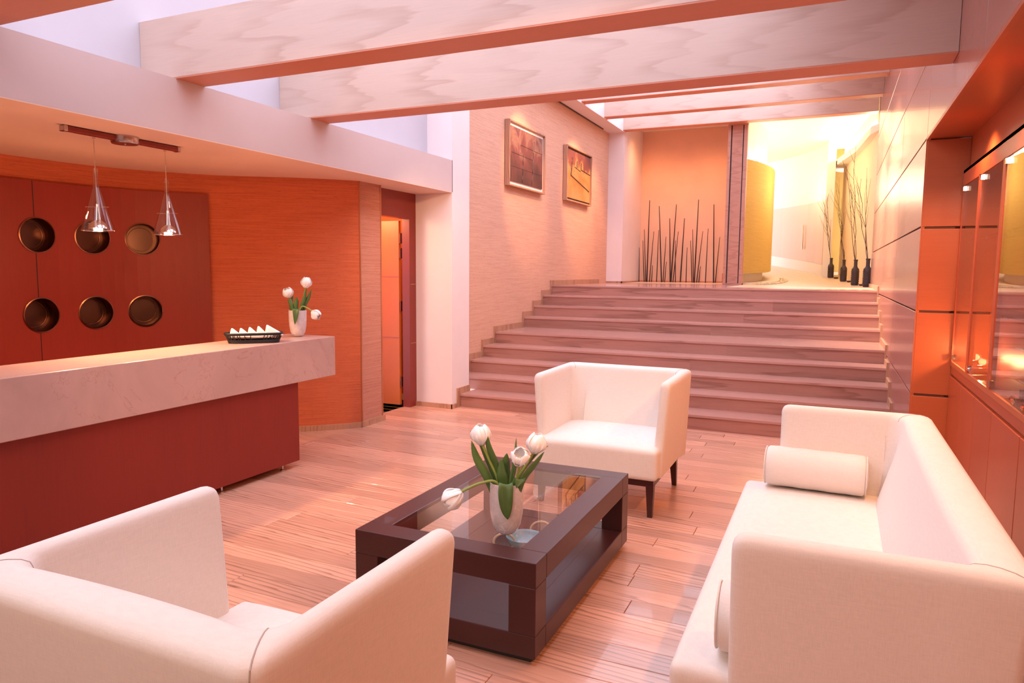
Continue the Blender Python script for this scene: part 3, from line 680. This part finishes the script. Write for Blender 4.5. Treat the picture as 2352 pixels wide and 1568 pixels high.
tulip('white tulip drooping right off the counter vase', V2, [L3(.01, .14, -.02), L3(.04, .235, -.03), L3(.09, .225, -.03), L3(.125, .20, -.03)], L3(.7, -.55, -.2), .25,
      [([L3(.0, .15, -.02), L3(-.005, .24, -.02), L3(.0, .28, -.02), L3(-.002, .315, -.02)], L3(1, 0, .3), .018),
       ([L3(.0, .18, -.05), L3(.01, .22, -.075), L3(.012, .18, -.085), L3(.002, .10, -.082)], L3(1, 0, .1), .024)], 1.3, g2)

# ------------------------------------------------------------------ reception desk
dk = thing('reception_desk', 'red cherry wood reception desk base raised on small metal feet', 'desk', (0, 0, 0))
MB().box((-3.98, -.6, .05), (-3.635, 4.14, .655)).build('front_panel', 'red', dk, bevel=.002)
for y in (4.0, 3.42, 2.6, 1.7):
    MB().lathe([(.016, 0), (.016, .008), (.009, .012), (.009, .052)], 14).build('foot', 'steel', dk, smooth=.6, loc=(-3.68, y, 0))
    MB().lathe([(.016, 0), (.016, .008), (.009, .012), (.009, .052)], 14).build('foot', 'steel', dk, smooth=.6, loc=(-3.94, y, 0))
cn = MB().box((-4.08, -.6, .655), (-3.60, 4.538, .966)).build('stone_countertop', 'stone', bevel=.004)
tag(cn, 'thick cream stone slab counter lying on the reception desk', 'countertop')
# wicker basket with rolled white towels
bk = thing('wicker_basket', 'low black wicker basket on the reception counter', 'basket', (-3.80, 3.875, .967), .78)
bl, bwid, bh = .20, .085, .075
def bpt(u, z, k=1.):
    n_ = 4; c, s_ = math.cos(u), math.sin(u); e = 2 / n_; f = .84 + .16 * z / bh
    return (math.copysign(abs(c) ** e, c) * bl * f * k, math.copysign(abs(s_) ** e, s_) * bwid * f * k, z)
for z, r in ((.004, .006), (.012, .005), (.020, .004), (.060, .005), (.068, .007)):
    MB().tube([bpt(2 * pi * i / 48, z) for i in range(49)], r, 6).build('hoop', 'black', bk, smooth=1.2)
sl = MB()
for i in range(52): sl.tube([bpt(2 * pi * i / 52 + .02 * math.sin(i * 3), z) for z in (.0, .035, .07)], .0028, 5)
sl.build('weave', 'black', bk, smooth=1.2)['kind'] = 'stuff'
MB().box((-bl * .78, -bwid * .75, .0), (bl * .78, bwid * .75, .006)).build('bottom', 'black', bk)
tl = ['leftmost', 'second from left', 'middle', 'second from right', 'rightmost and longest']
for k in range(5):
    x = -.135 + .060 * k; L = .1 if k < 4 else .12
    t = thing('rolled_towel', '%s of the five white rolled towels in the black basket' % tl[k], 'towel', (-3.80, 3.875, .967), .78, 'white towels in the basket')
    P = [(x + .012, .055, .052), (x + .004, .02, .068), (x - .004, -.02, .085), (x + (.0 if k < 4 else .02), -.045, .100)]
    m = MB()
    hgt = (.052, .052, .058, .064, .072)[k]; ln = .075 if k == 4 else .022
    def wedge(a, b, c, x=x, hgt=hgt, ln=ln):
        f = (c + .03) / .06
        return (x + a * (1 - .82 * f) + (a > 0) * ln * (1 - f) - .012 * f, b * (1 - .25 * f), .050 + hgt * f)
    m.rbox(.030, .062, .03, .012, wedge, m=5).build('fold', 'towel', t, smooth=1.5)
    MB().rbox(.031, .060, .006, .005, lambda a, b, c, x=x: (x + a, b, .047 + c), m=3).build('lower_fold', 'towel', t, smooth=1.5)

# ------------------------------------------------------------------ red porthole panel on the curved wall
inner = off([(p.x, p.y) for p in cs], .075)
inner = [p for p in inner if p[1] < 4.62]
L_ = [0]
for a, b in zip(inner, inner[1:]): L_.append(L_[-1] + math.dist(a, b))
def at_s(s):
    for i in range(len(L_) - 1):
        if L_[i + 1] >= s:
            f = (s - L_[i]) / (L_[i + 1] - L_[i]); a, b = Vector(inner[i]), Vector(inner[i + 1]); return a.lerp(b, f), (b - a).normalized()
    return Vector(inner[-1]), (Vector(inner[-1]) - Vector(inner[-2])).normalized()
def s_of(x, y): return min(range(900), key=lambda k: math.dist(at_s(k * .005)[0], (x, y))) * .005
SMAX = 3.4
cents = [(s_of(x, y), z) for x, y in ((-5.445, 3.41), (-5.39, 3.81), (-5.279, 4.162)) for z in (1.735, 1.135)]
HR = .124
pp = thing('porthole_panel', 'curved red cherry panel with six round portholes behind the reception desk', 'wall panel', (0, 0, 0))
# board with true round openings: grid cells, hole cells replaced by fans between circle and cell square
def board(s0, s1, z0, z1, holes):
    m = MB(); ss = sorted({s0, s1} | {c[0] + d * .15 for c in holes for d in (-1, 1)}); zz = sorted({z0, z1} | {c[1] + d * .15 for c in holes for d in (-1, 1)})
    def W(s, z, d=0):
        p, t = at_s(s); return (p.x - t.y * d, p.y + t.x * d, z)
    for a, b in zip(ss, ss[1:]):
        n_ = max(1, int((b - a) / .08)); sub = [a + (b - a) * i / n_ for i in range(n_ + 1)]
        for c, d in zip(zz, zz[1:]):
            h = [q for q in holes if a < q[0] < b and c < q[1] < d]
            if not h:
                for u, v in zip(sub, sub[1:]): m.add([W(u, c), W(v, c), W(v, d), W(u, d)], [(0, 1, 2, 3)])
            else:
                (hs, hz) = h[0]; K = 48; ci, sq, bk_ = [], [], []
                for i in range(K):
                    g = 2 * pi * i / K; cx_, cz_ = math.cos(g), math.sin(g); e = .15 / max(abs(cx_), abs(cz_))
                    ci.append(W(hs + HR * cx_, hz + HR * cz_)); sq.append(W(hs + e * cx_, hz + e * cz_))
                m.add(ci + sq, [(i, (i + 1) % K, K + (i + 1) % K, K + i) for i in range(K)])
    n_ = 40
    for s_ in (s0,): m.add([W(s_, z0), W(s_, z1), W(s_, z1, -.07), W(s_, z0, -.07)], [(0, 1, 2, 3)])
    sub = [s0 + (s1 - s0) * i / n_ for i in range(n_ + 1)]
    for u, v in zip(sub, sub[1:]): m.add([W(u, z1), W(v, z1), W(v, z1, -.07), W(u, z1, -.07)], [(0, 1, 2, 3)])
    return m
SEAM = s_of(-5.447, 3.395)
h1 = [c for c in cents]
board(0, SMAX, .15, 2.135, h1).build('board', 'red', pp, smooth=.3)
p, t = at_s(SEAM)
for z0_, z1_ in ((.15, 1.0), (1.27, 1.60), (1.87, 2.135)):
    MB().hexa([(p.x + .001 - .002, p.y - .002, z0_), (p.x + .003, p.y - .002, z0_), (p.x + .003, p.y + .002, z0_), (p.x - .002, p.y + .002, z0_),
               (p.x + .001 - .002, p.y - .002, z1_), (p.x + .003, p.y - .002, z1_), (p.x + .003, p.y + .002, z1_), (p.x - .002, p.y + .002, z1_)]).build('joint', 'dark', pp)
for s_, z in cents:
    p, t = at_s(s_); nrm = Vector((-t.y, t.x, 0)); n3 = nrm if nrm.dot(Vector((-p.x, -p.y, 0))) > 0 else -nrm
    q = n3.to_track_quat('Z', 'Y').to_matrix().to_4x4()
    m = MB().lathe([(HR + .010, .000), (HR + .010, .008), (HR + .002, .010), (HR - .002, .004), (HR - .003, -.115), (HR + .004, -.115), (HR + .004, -.002), (HR + .010, .000)], 48, caps=False)
    o = m.build('porthole', 'bronze', pp, smooth=.7); o.matrix_local = Matrix.Translation((p.x, p.y, z)) @ q
    d = MB().lathe([(0, -.115), (HR, -.115), (HR, -.111), (0, -.111)], 48).build('disc', 'bronze_dark', o, smooth=.7)
    MB().tube([(.098 * math.cos(a), .098 * math.sin(a), -.109) for a in [2 * pi * i / 40 for i in range(41)]], .003, 6).build('ring', 'bronze', o, smooth=1.2)

# ------------------------------------------------------------------ pendants over the desk
tb = thing('pendant_rail', 'dark metal ceiling rail with round canopy over the reception desk', 'lamp rail', (-4.062, 3.11, 2.31))
MB().box((-.022, -.385, -.034), (.022, .385, -.004)).build('rail', 'frame_red', tb, bevel=.006)
MB().lathe([(.0, -.048), (.075, -.046), (.080, -.038), (.080, 0.0)], 36).build('canopy', 'steel', tb, smooth=.6)
MB().lathe([(.0, -.054), (.006, -.053), (.006, -.046)], 12).build('screw', 'chrome', tb, smooth=.6)
for s in (-1, 1): MB().box((-.024, s * .387 - .012, -.036), (.024, s * .387 + .012, -.002)).build('end_cap', 'steel', tb, bevel=.004)
def pendant(label, x, y):
    t = thing('pendant_lamp', label, 'pendant lamp', (x, y, 2.272), 0, 'glass cone pendants')
    MB().tube([(0, 0, 0), (0, 0, -.40)], .0022, 6).build('cord', 'rattan', t)
    MB().lathe([(.010, 0), (.010, .004), (.006, .005)], 12).build('cord_grip', 'chrome', t, loc=(0, 0, -.006))
    MB().lathe([(.0135, -.185), (.0140, -.285), (.018, -.300), (.092, -.553), (.0905, -.5535), (.0165, -.3), (.0125, -.285), (.0120, -.185), (.0135, -.185)], 40, caps=False).build('glass_shade', 'glass', t, smooth=.6)
    MB().tube([(.0914 * math.cos(a), .0914 * math.sin(a), -.553) for a in [2 * pi * i / 40 for i in range(41)]], .0015, 6).build('rim', 'chrome', t, smooth=1.2)
    MB().lathe([(.0, -.395), (.009, -.395), (.010, -.43), (.017, -.485), (.018, -.50)], 20).build('socket', 'chrome', t, smooth=.6)
    MB().tube([(-.062, -.03, -.412), (.062, .03, -.412)], .0018, 6).build('cross_bar', 'chrome', t)
    MB().lathe([(.018, -.490), (.045, -.512), (.054, -.532), (.056, -.540)], 28, caps=False).build('reflector', 'chrome', t, smooth=.8)
    MB().lathe([(.0, -.512), (.020, -.518), (.026, -.532), (.020, -.546), (.0, -.552)], 20).build('bulb', 'bulb', t, smooth=1.2)
    spot('pendant_light', (x, y, 1.705), (x, y, 0), 26, 150, WARM2, .8, .03)
    point('pendant_glow', (x, y, 1.69), 11, WARM, .03)
pendant('glass cone pendant lamp nearer the left end of the rail', -4.064, 2.905)
pendant('glass cone pendant lamp hanging from the right end of the rail', -4.064, 3.402)

# ------------------------------------------------------------------ pictures on the stair wall
def picture(label, y0, y1, z0, z1, art, mat_, lines):
    t = thing('framed_picture', label, 'picture', (XL, (y0 + y1) / 2, (z0 + z1) / 2), 0, 'pictures on the stair wall')
    hw, hh, fw_, d = (y1 - y0) / 2, (z1 - z0) / 2, .022, .075
    for s in (-1, 1):
        MB().box((.006, s * hw - (fw_ if s > 0 else 0), -hh), (d, s * hw + (0 if s > 0 else fw_), hh)).build('frame_side', 'oakframe', t, bevel=.002, seg=1)
        MB().box((.006, -hw + fw_, s * hh - (fw_ if s > 0 else 0)), (d, hw - fw_, s * hh + (0 if s > 0 else fw_))).build('frame_side', 'oakframe', t, bevel=.002, seg=1)
    MB().box((.008, -hw + fw_, -hh + fw_), (.040, hw - fw_, hh - fw_)).build('backing', mat_, t)
    iw = hw - fw_ - (.05 if mat_ == 'white' else .025); ih = hh - fw_ - (.045 if mat_ == 'white' else .03)
    a = MB().box((.040, -iw, -ih), (.055, iw, ih)).build('canvas', art, t)
    for (ya, za, yb, zb, wd_, mt) in lines:
        n_ = 8; pts = [(.0555, iw * (ya + (yb - ya) * i / n_) + .008 * math.sin(i * 2.3 + za * 9), ih * (za + (zb - za) * i / n_)) for i in range(n_ + 1)]
        MB().tube(pts, wd_, 5).build('brush_line', mt, a)
picture('larger abstract picture in deep brown tones with pale mount, left on the stair wall', 8.44, 9.69, 2.60, 3.437, 'art_brown', 'white',
        [(-.25, .1, -.3, -.98, .006, 'reed'), (.42, .75, .30, -.98, .007, 'reed'), (-.95, .05, .35, .02, .003, 'reed'), (-.95, -.45, .9, -.47, .002, 'reed'), (-.4, .42, .95, .38, .003, 'reed')])
picture('abstract picture in golden yellow tones, right on the stair wall', 10.61, 11.86, 2.61, 3.465, 'art_gold', 'reed',
        [(-.6, .7, -.7, -.05, .016, 'twig'), (-.7, -.05, .9, -.5, .010, 'twig'), (-.2, .62, -.2, .35, .010, 'twig'), (.15, .6, .15, .32, .010, 'twig'), (-.4, .35, .1, .25, .006, 'reed'), (.2, .33, .95, .25, .008, 'reed')])

# ------------------------------------------------------------------ dark reeds in front of the orange wall
reeds = [(278, 1155, 275), (302, 1105, 313), (313, 1025, 325), (352, 815, 332), (382, 1040, 350), (417, 1030, 402), (421, 857, 438), (372, 1283, 366), (470, 1077, 448), (472, 1258, 460), (497, 945, 501),
         (545, 845, 505), (537, 1105, 538), (558, 1040, 520), (603, 945, 573), (622, 1155, 614), (647, 1105, 658), (661, 1025, 668), (705, 810, 674), (735, 1038, 690), (717, 1290, 706), (773, 1018, 754), (815, 845, 813), (857, 1080, 825)]
def px_plane(px, py, Y):
    d = r2 * ((px - 1176) / F_PX) - u2 * ((py - 784) / F_PX) + fw; t_ = Y / d.y; return d.x * t_, EYE + d.z * t_
k_ = 500 / 1568
order = sorted(range(len(reeds)), key=lambda i: reeds[i][2])
ordw = ['first', 'second', 'third', 'fourth', 'fifth', 'sixth', 'seventh', 'eighth', 'ninth', 'tenth', 'eleventh', 'twelfth', 'thirteenth', 'fourteenth', 'fifteenth', 'sixteenth', 'seventeenth', 'eighteenth', 'nineteenth',
        'twentieth', 'twenty-first', 'twenty-second', 'twenty-third', 'twenty-fourth']
for rank, i in enumerate(order):
    tx, ty, bx_ = reeds[i]; Y = 14.26 + .09 * ((i * 7) % 3 - 1) / 1.5
    xt, zt_ = px_plane(1380 + tx * k_, 200 + ty * k_, Y); xb, _ = px_plane(1380 + bx_ * k_, 640, Y)
    h = 'short' if zt_ < 1.9 else ('tall' if zt_ > 2.45 else 'middling')
    t = thing('decorative_reed', '%s dark reed before the orange wall, %s from the left by its foot' % (h, ordw[rank]), 'reed', (xb, Y, ZP), 0, 'dark reeds before the orange wall')
    rr = .014 if h == 'tall' else .010
    MB().tube([(0, 0, 0), ((xt - xb) * .5, 0, (zt_ - ZP) * .5), (xt - xb, 0, zt_ - ZP)], [rr, rr * .8, rr * .5], 7).build('stalk', 'reed', t, smooth=1.2)
    MB().lathe([(.014, 0), (.014, .012), (.007, .014)], 10).build('foot', 'reed', t)

# ------------------------------------------------------------------ dark vases with twigs along the hall wall
def floor_vase(label, x, y, h, dish, seed):
    z = zr(y); rr = random.Random(seed); t = thing('floor_vase', label, 'vase', (x, y, z), 0, 'dark floor vases in the hall')
    s = h / .45
    MB().lathe([(0, 0), (.050 * s, 0), (.058 * s, .01 * s), (.062 * s, .10 * s), (.063 * s, .25 * s), (.060 * s, .285 * s), (.035 * s, .315 * s), (.029 * s, .34 * s), (.029 * s, .42 * s), (.037 * s, .448 * s), (.030 * s, .45 * s), (.022 * s, .42 * s), (0, .40 * s)], 20).build('body', 'vase_brown', t, smooth=.6)
    for q in range(7):
        zz = (.03 + .035 * q) * s
        MB().tube([(.0635 * s * math.cos(a), .0635 * s * math.sin(a), zz + .010 * s * math.sin(a * 5 + q)) for a in [2 * pi * i / 40 for i in range(41)]], .0035, 5).build('ridge', 'walnut', t)
    for k in range(3):
        hh = (1.25 + .75 * rr.random()) * (1.0 if k else 1.15); a = pi + rr.uniform(-1.1, 1.1); lean = .08 + .12 * rr.random()
        P = [Vector((0, 0, .36 * s))]
        for i in range(1, 8):
            f = i / 7; P.append(Vector((math.cos(a) * lean * f * hh * .7 - .05 * f + .025 * rr.uniform(-1, 1), math.sin(a) * lean * f * hh * .7 + .025 * rr.uniform(-1, 1), .36 * s + (hh - .2) * f)))
        tw = thing('dry_twig', '%s dry branching twig in the %s' % (('tallest', 'middle', 'lowest')[k], label.split(',')[0]), 'twig', (x, y, z), 0, 'dry twigs in the floor vases')
        st_ = MB().tube(P, [.006 - .0005 * i for i in range(8)], 6).build('stem', 'twig', tw)
        for i in (3, 4, 5, 6):
            dd = Vector((rr.uniform(-1, .2), rr.uniform(-1, 1), 1.4)).normalized(); MB().tube([P[i], P[i] + dd * .16, P[i] + dd * .34 + Vector((0, 0, .05))], [.003, .0022, .0014], 5).build('side_shoot', 'twig', tw)
    if dish:
        d = MB().lathe([(0, .004), (.03, .004), (.048, .03), (.055, .03), (.036, .0), (0, 0)], 16).build('small_dish', 'walnut', None, smooth=.7, loc=(x + .105, y - .22, zr(y - .22)))
        tag(d, 'small dark dish on the floor beside the ' + label.split(',')[0], 'dish', 'small dishes beside the floor vases')
floor_vase('dark textured vase nearest the stairs, half hidden by the panelled wall', .505, 12.85, .46, False, 1)
floor_vase('largest dark textured vase in the hall row', .355, 14.0, .455, True, 2)
floor_vase('second dark textured vase from the far end', .185, 15.5, .43, True, 3)
floor_vase('farthest dark textured vase, beside the white pier', -.05, 16.55, .42, True, 4)

# ------------------------------------------------------------------ display cabinet in the niche
XC = .765
dcab = thing('display_cabinet', 'built-in cherry cabinet with glass display bays above closed doors', 'cabinet', (0, 0, 0))
Y0, Y1 = -1.0, 5.645; ZB, ZT = .905, 2.19
MB().box((XC + .02, Y0, 0), (.99, Y1, ZB - .06)).build('carcass', 'cherry', dcab)
MB().box((XC + .006, Y0, ZB - .085), (.99, Y1, ZB - .03)).build('ledge_rail', 'cherry', dcab)
MB().box((XC, Y0, ZB - .03), (.99, Y1, ZB)).build('bottom_shelf', 'niche', dcab)
MB().box((XC, Y0, 2.085), (.79, Y1, ZT)).build('top_rail', 'cherry', dcab)
MB().box((XC, Y0, ZT - .02), (.99, Y1, ZT)).build('top_board', 'cherry', dcab)
MB().box((.97, Y0, ZB), (.99, Y1, ZT)).build('back_panel', 'niche', dcab)
MB().box((XC + .002, Y1 - .02, ZB), (.97, Y1, ZT - .02)).build('end_panel', 'niche', dcab)
bays = [5.645, 5.03, 4.36, 3.55, 2.74, 1.93, 1.1, .3]
for k, y in enumerate(bays):
    wd_ = .028; MB().box((XC, y - wd_, ZB), (XC + .028, y + (0 if k == 0 else wd_), 2.09)).build('stile', 'cherry', dcab)
dy = [5.645, 5.18, 4.70, 4.22, 3.62, 3.02, 2.42, 1.82, 1.2, .6, 0]
for a, b in zip(dy, dy[1:]): MB().box((XC, b + .004, .06), (XC + .022, a - .004, ZB - .10)).build('door', 'cherry', dcab, bevel=.003)
MB().box((XC + .03, Y0, 0), (.9, Y1, .06)).build('plinth', 'dark', dcab)
for a, b in zip(bays, bays[1:]):
    g = MB().box((XC + .004, b + .034, ZB + .006), (XC + .010, a - .034, 2.082)).build('glass_door', 'door_glass', dcab)
    for z in (ZB + .02, 2.05): MB().box((XC - .006, a - .075, z), (XC + .016, a - .040, z + .03)).build('clip', 'chrome', g)
    for z in (1.285, 1.72):
        if a > 2: 
            s_ = MB().box((XC + .04, b + .03, z), (.965, a - .03, z + .008)).build('glass_shelf', 'glass', dcab)
            for yy in (b + .06, a - .06): MB().tube([(XC + .05, yy, z - .012), (XC + .05, yy, z)], .008, 8).build('shelf_pin', 'chrome', s_)
for z in [1.0 + .13 * i for i in range(9)]:
    for x in (.83, .92): MB().box((x - .004, Y1 - .0225, z - .004), (x + .004, Y1 - .0195, z + .004)).build('pin_hole', 'dark', dcab)
# lamps and things in the bays
def halogen(label, x, y, e=4.5):
    t = thing('halogen_lamp', label, 'lamp', (x, y, ZB), 0, 'halogen spots in the display cabinet')
    MB().lathe([(.022, 0), (.022, .006), (.006, .008), (.006, .02)], 16).build('base', 'chrome', t, smooth=.6)
    MB().lathe([(.010, .018), (.024, .034), (.026, .04), (.022, .038)], 18, caps=False).build('reflector', 'chrome', t, smooth=.6)
    MB().lathe([(0, .028), (.010, .030), (.010, .036), (0, .038)], 12).build('bulb', 'bulb', t, smooth=1)
    point('halogen_light', (x, y, ZB + .06), e, WARM, .02)
halogen('small chrome halogen spot at the far corner of the display cabinet', .86, 5.40)
halogen('small chrome halogen spot on the cabinet floor behind the second glass door', .85, 5.12)
halogen('small chrome halogen spot on the cabinet floor behind the third glass door', .88, 4.02, .8)
t = thing('clip_spotlight', 'chrome cylinder spotlight lying on the cabinet floor between the first two doors', 'lamp', (.82, 4.93, ZB + .022), .4)
MB().tube([(-.05, 0, 0), (.05, 0, 0)], .020, 16).build('barrel', 'chrome', t, smooth=.7); MB().tube([(.05, 0, 0), (.075, 0, 0)], .010, 12).build('neck', 'dark', t, smooth=.7)
for k, y in enumerate((3.86, 3.66)):
    t = thing('clip_spotlight', 'chrome cylinder spotlight at the lower right edge of the cabinet, %s' % ('nearer the end wall' if k == 0 else 'nearer the sofa'), 'lamp', (.80, y, ZB + .022), .2)
    MB().tube([(-.03, -.05, 0), (.0, .05, 0)], .018, 16).build('barrel', 'chrome', t, smooth=.7); MB().box((.005, -.02, -.02), (.03, .01, .05)).build('bracket', 'dark', t)
o = MB().rbox(.055, .045, .05, .006).build('white_box', 'white', None, smooth=.6, loc=(.86, 3.82, 1.344)); tag(o, 'small white box on the glass shelf of the third bay', 'box')
o = MB().box((.93, 3.72, ZB), (.94, 3.83, 1.13)).build('price_card', 'white', None, bevel=.002); tag(o, 'tall narrow white card standing on the cabinet floor', 'card')
rs = random.Random(11)
for k in range(5):
    z0 = 1.0 + .045 * k; P = [Vector((.86, 3.60, z0 - .03))]
    for i in range(1, 8): P.append(P[-1] + Vector((rs.uniform(-.006, .008), .085, .004 + .012 * math.sin(i + k) - (.010 if i > 4 else 0) + .006 * (k - 2))))
    t = thing('silver_twig', '%s of the pale twigs lying in the third display bay' % ('lowest', 'second lowest', 'middle', 'second highest', 'highest')[k], 'twig', (0, 0, 0), 0, 'pale twigs in the display cabinet')
    MB().tube(P, [.005, .005, .0045, .004, .004, .003, .003, .002], 6).build('stem', 'silver_twig', t, smooth=1.2)
